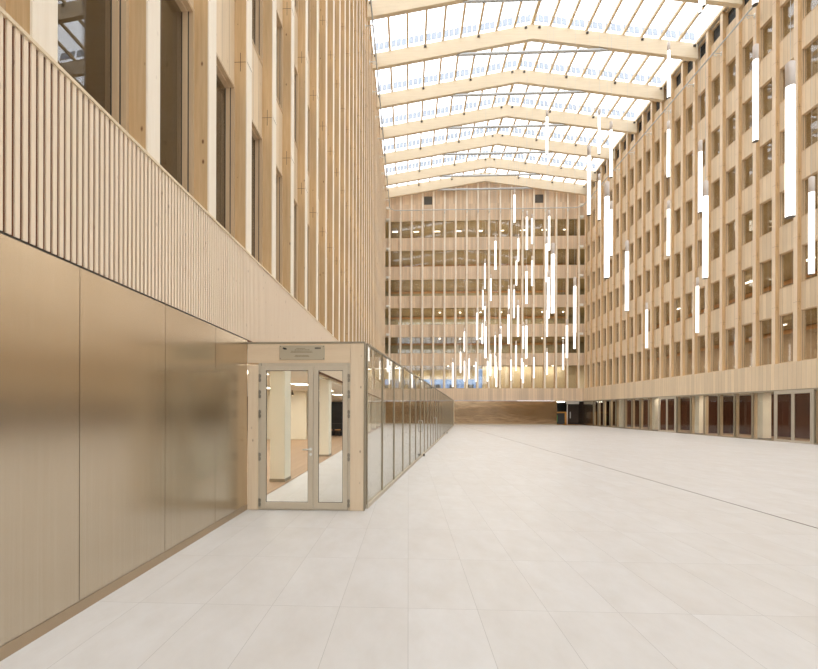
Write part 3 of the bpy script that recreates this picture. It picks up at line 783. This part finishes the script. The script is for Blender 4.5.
for r_ in (0, 1, 2):
    for k in range(7):
        x = 4.0 + 2.6 * k if r_ else -1.5 + 3.3 * k
        s_ = MB().tube([(0, 0, 0), (0, 0, .08)], .11, 12).build('round_light', M['lamp'], None, (x, YB + 2.4, SL[r_] - .09 - (.25 if r_ == 2 else 0)), label='round white light behind the rear windows, %s row, %s from the left' % (FL[r_], ordw(k)), category='ceiling light', group='round lights behind the rear windows')

# ------------------------------------------------------------------ tube lamps hanging in the hall
TUBES = [(12.59, 20.54, 16.94), (11.25, 24.89, 16.93), (15.57, 22.47, 23.18), (13.53, 19.75, 20.26), (9.57, 11.81, 12.99), (6.65, 7.47, 5.12), (9.58, 11.8, 9.2), (6.95, 16.22, 9.29), (11.14, 24.62, 12.91), (9.8, 20.43, 13.07), (5.56, 11.82, 5.46), (9.92, 20.66, 9.33), (12.39, 20.22, 12.89), (12.67, 20.66, 9.3), (10.95, 15.96, 9.2), (8.25, 11.82, 5.43), (11.2, 11.93, 5.55), (8.39, 16.21, 5.57), (14.15, 25.11, 5.47), (14.04, 20.64, 5.53), (8.44, 25.61, 17.43), (8.48, 33.51, 16.81), (8.17, 28.9, 12.85), (10.97, 37.22, 16.57), (9.28, 27.69, 12.32), (8.24, 24.99, 9.41), (5.54, 16.1, 5.47), (10.72, 40.81, 16.33), (9.82, 38.05, 13.14), (11.09, 37.59, 12.95), (8.24, 29.2, 9.19), (11.02, 45.93, 12.85), (8.46, 33.51, 9.17), (7.77, 23.29, 6.86), (13.63, 41.22, 9.06), (11.06, 42.18, 9.21), (8.19, 29.05, 5.37), (11.6, 42.21, 8.0), (10.85, 45.38, 8.99), (8.03, 20.29, 5.48), (10.97, 27.75, 5.83), (11.01, 29.16, 5.4), (13.81, 37.45, 5.39), (9.67, 37.54, 5.33), (9.14, 41.34, 7.83), (12.21, 36.91, 8.27), (14.1, 42.62, 5.42), (11.34, 46.13, 5.08), (7.7, 32.15, 6.87), (12.89, 47.54, 5.4), (12.89, 46.95, 4.85), (13.98, 46.61, 5.39), (6.82, 32.77, 12.8), (6.86, 37.43, 12.69), (8.33, 42.23, 12.86), (11.39, 47.48, 13.24), (8.55, 47.97, 13.36), (6.55, 35.65, 8.38), (5.52, 29.86, 5.49), (8.3, 46.77, 9.22), (5.77, 35.06, 7.69), (6.44, 47.89, 8.56), (9.2, 44.25, 7.43), (8.99, 43.06, 5.1), (5.88, 26.77, 4.34), (5.64, 44.99, 5.83), (6.3, 46.69, 5.01), (6.97, 47.71, 5.42), (7.73, 47.74, 5.04), (8.48, 43.04, 5.31), (8.89, 46.8, 5.02), (4.15, 38.87, 3.94), (9.49, 44.96, 4.28), (8.07, 30.77, 7.19)]
LT = 2.7
def circ(r, z, n=18): return [(r * math.cos(2 * math.pi * k / n), r * math.sin(2 * math.pi * k / n), z) for k in range(n)]
tb = MB().tube([(0, 0, 0), (0, 0, 2.27)], .066, 18).mesh('diffuser', M['tube'], True)
cpm = MB().tube([(0, 0, 2.27), (0, 0, 2.68), (0, 0, 2.70)], [.068, .068, .045], 18).mesh('cap', M['cap'], True)
enm = MB().tube([(0, 0, -.012), (0, 0, 0)], .068, 18).mesh('end_ring', M['dark_steel'])
def band_of(z):
    c = z + LT / 2
    return 'lowest' if c < 8.4 else 'second' if c < 12.2 else 'third' if c < 16 else 'fourth' if c < 19.6 else 'highest'
tiers = {}
f_ = 412.54
fixed = []
for (x, y, z) in TUBES:
    for (x2, y2, z2) in fixed + list(TUBES):
        if (x2, y2, z2) != (x, y, z) and abs(x - x2) < .10 and abs(y - y2) < .10 and z2 > z:
            q = (y + .16) / y; x, y, z = x * q, y * q, CAMH + (z - CAMH) * q
    fixed.append((x, y, z))
for (x, y, z) in fixed:
    px = x / y
    tiers.setdefault(band_of(z), []).append((px, x, y, z))
for nm, lst in tiers.items():
    lst.sort()
    for k, (px, x, y, z) in enumerate(lst):
        r = empty('pendant_tube_lamp', (x, y, z), label='glowing white tube pendant, %s tier, %s from the left of that tier' % (nm, ordw(k)), category='pendant lamp', group='glowing tube pendants')
        put('diffuser', tb, r); put('cap', cpm, r); put('end_ring', enm, r)
        top = (beam_bottom(x) - .004 if min(abs(y - b) for b in BY) < .25 else ztop(x)) - z
        MB().tube([(0, 0, 2.70), (0, 0, top)], .003, 4).build('suspension_cable', M['steel'], r)

# ------------------------------------------------------------------ lights
def area(name, loc, size, power, color=(1, .93, .82), rot=(0, 0, 0), sy=None):
    l = bpy.data.lights.new(name, 'AREA'); l.energy = power; l.color = color; l.shape = 'RECTANGLE'; l.size = size; l.size_y = sy or size
    o = bpy.data.objects.new(name, l); C.objects.link(o); o.location = loc; o.rotation_euler = rot
    return o
for y in (9.5, 15, 21, 28, 36, 44): area('lobby_light', (-6.5, y, 2.8), 3, 90, sy=3)
for x in (11, 14.5, 18.5): area('rear_room_fill', (x, YB + 1.7, 7.35), 2, 50, sy=1.5)
for x in (1, 5): area('rear_room_fill', (x, YB + 3.5, 7.35), 2, 120, sy=2)
for x in (10, 16): area('rear_room_fill', (x, YB + 3.0, 10.9), 2, 80, sy=2)
for y in (18, 24, 30, 37, 44): area('right_room_fill', (XR + 1.4, y, 2.85), 1.5, 60, (1, .84, .68), sy=2)  # added fill that brightens the cream columns behind the right glazing
for i, z_ in enumerate(SL):  # unseen strip lamps added per storey to brighten the window interiors
    area('right_room_fill', (XR + 2.9, 31, z_ - .08), 2.2, 1400, (1, .95, .86), sy=38)
    area('left_room_fill', (XL - 2.9, 12, z_ - .08), 2.2, 170, (1, .86, .72), sy=24)
    area('rear_room_fill', (MID, YB + 3.2, z_ - .08), 22, 1500 if i > 1 else 700, (1, .97, .90), sy=3)
# ------------------------------------------------------------------ sky
w = bpy.data.worlds.new('sky'); S.world = w; w.use_nodes = True; nt = w.node_tree; nt.nodes.clear()
o = nt.nodes.new('ShaderNodeOutputWorld'); b = nt.nodes.new('ShaderNodeBackground'); tc = nt.nodes.new('ShaderNodeTexCoord')
sx = nt.nodes.new('ShaderNodeSeparateXYZ'); mr = nt.nodes.new('ShaderNodeMapRange'); mx = nt.nodes.new('ShaderNodeMix'); mx.data_type = 'RGBA'
nt.links.new(tc.outputs['Generated'], sx.inputs[0]); nt.links.new(sx.outputs[2], mr.inputs[0]); mr.inputs[1].default_value = .0; mr.inputs[2].default_value = .45
mx.inputs[6].default_value = (.84, .90, 1.0, 1); mx.inputs[7].default_value = (.93, .965, 1.0, 1)
nt.links.new(mr.outputs[0], mx.inputs[0]); nt.links.new(mx.outputs[2], b.inputs[0]); b.inputs[1].default_value = 3.2
nt.links.new(b.outputs[0], o.inputs[0])
# ------------------------------------------------------------------ camera
cam = bpy.data.cameras.new('camera'); co = bpy.data.objects.new('camera', cam); C.objects.link(co); S.camera = co
W, H = 818, 669
F, CX, CY, YAW, ROLL = 412.5426, 392.1318, 410.4395, .0393, .0024
c, s = math.cos(YAW), math.sin(YAW)
R0 = Vector((c, s, 0)); FW = Vector((-s, c, 0)); U = Vector((0, 0, 1))
right = R0 * math.cos(ROLL) + U * math.sin(ROLL); upv = -R0 * math.sin(ROLL) + U * math.cos(ROLL)
co.matrix_world = Matrix(((right.x, upv.x, -FW.x, 0), (right.y, upv.y, -FW.y, 0), (right.z, upv.z, -FW.z, CAMH), (0, 0, 0, 1)))
cam.sensor_width = 36; cam.sensor_fit = 'HORIZONTAL'; cam.lens = F / W * 36
cam.shift_x = (W / 2 - CX) / W; cam.shift_y = (CY - H / 2) / W
cam.clip_start = .05; cam.clip_end = 300
# ------------------------------------------------------------------ render look
S.view_settings.view_transform = 'Standard'; S.view_settings.look = 'None'; S.view_settings.gamma = 1; S.view_settings.use_curve_mapping = False
S.view_settings.exposure = 0.25
S.cycles.max_bounces = 10; S.cycles.diffuse_bounces = 6; S.cycles.glossy_bounces = 4; S.cycles.transparent_max_bounces = 24
S.cycles.use_denoising = True
S.cycles.sample_clamp_indirect = 8
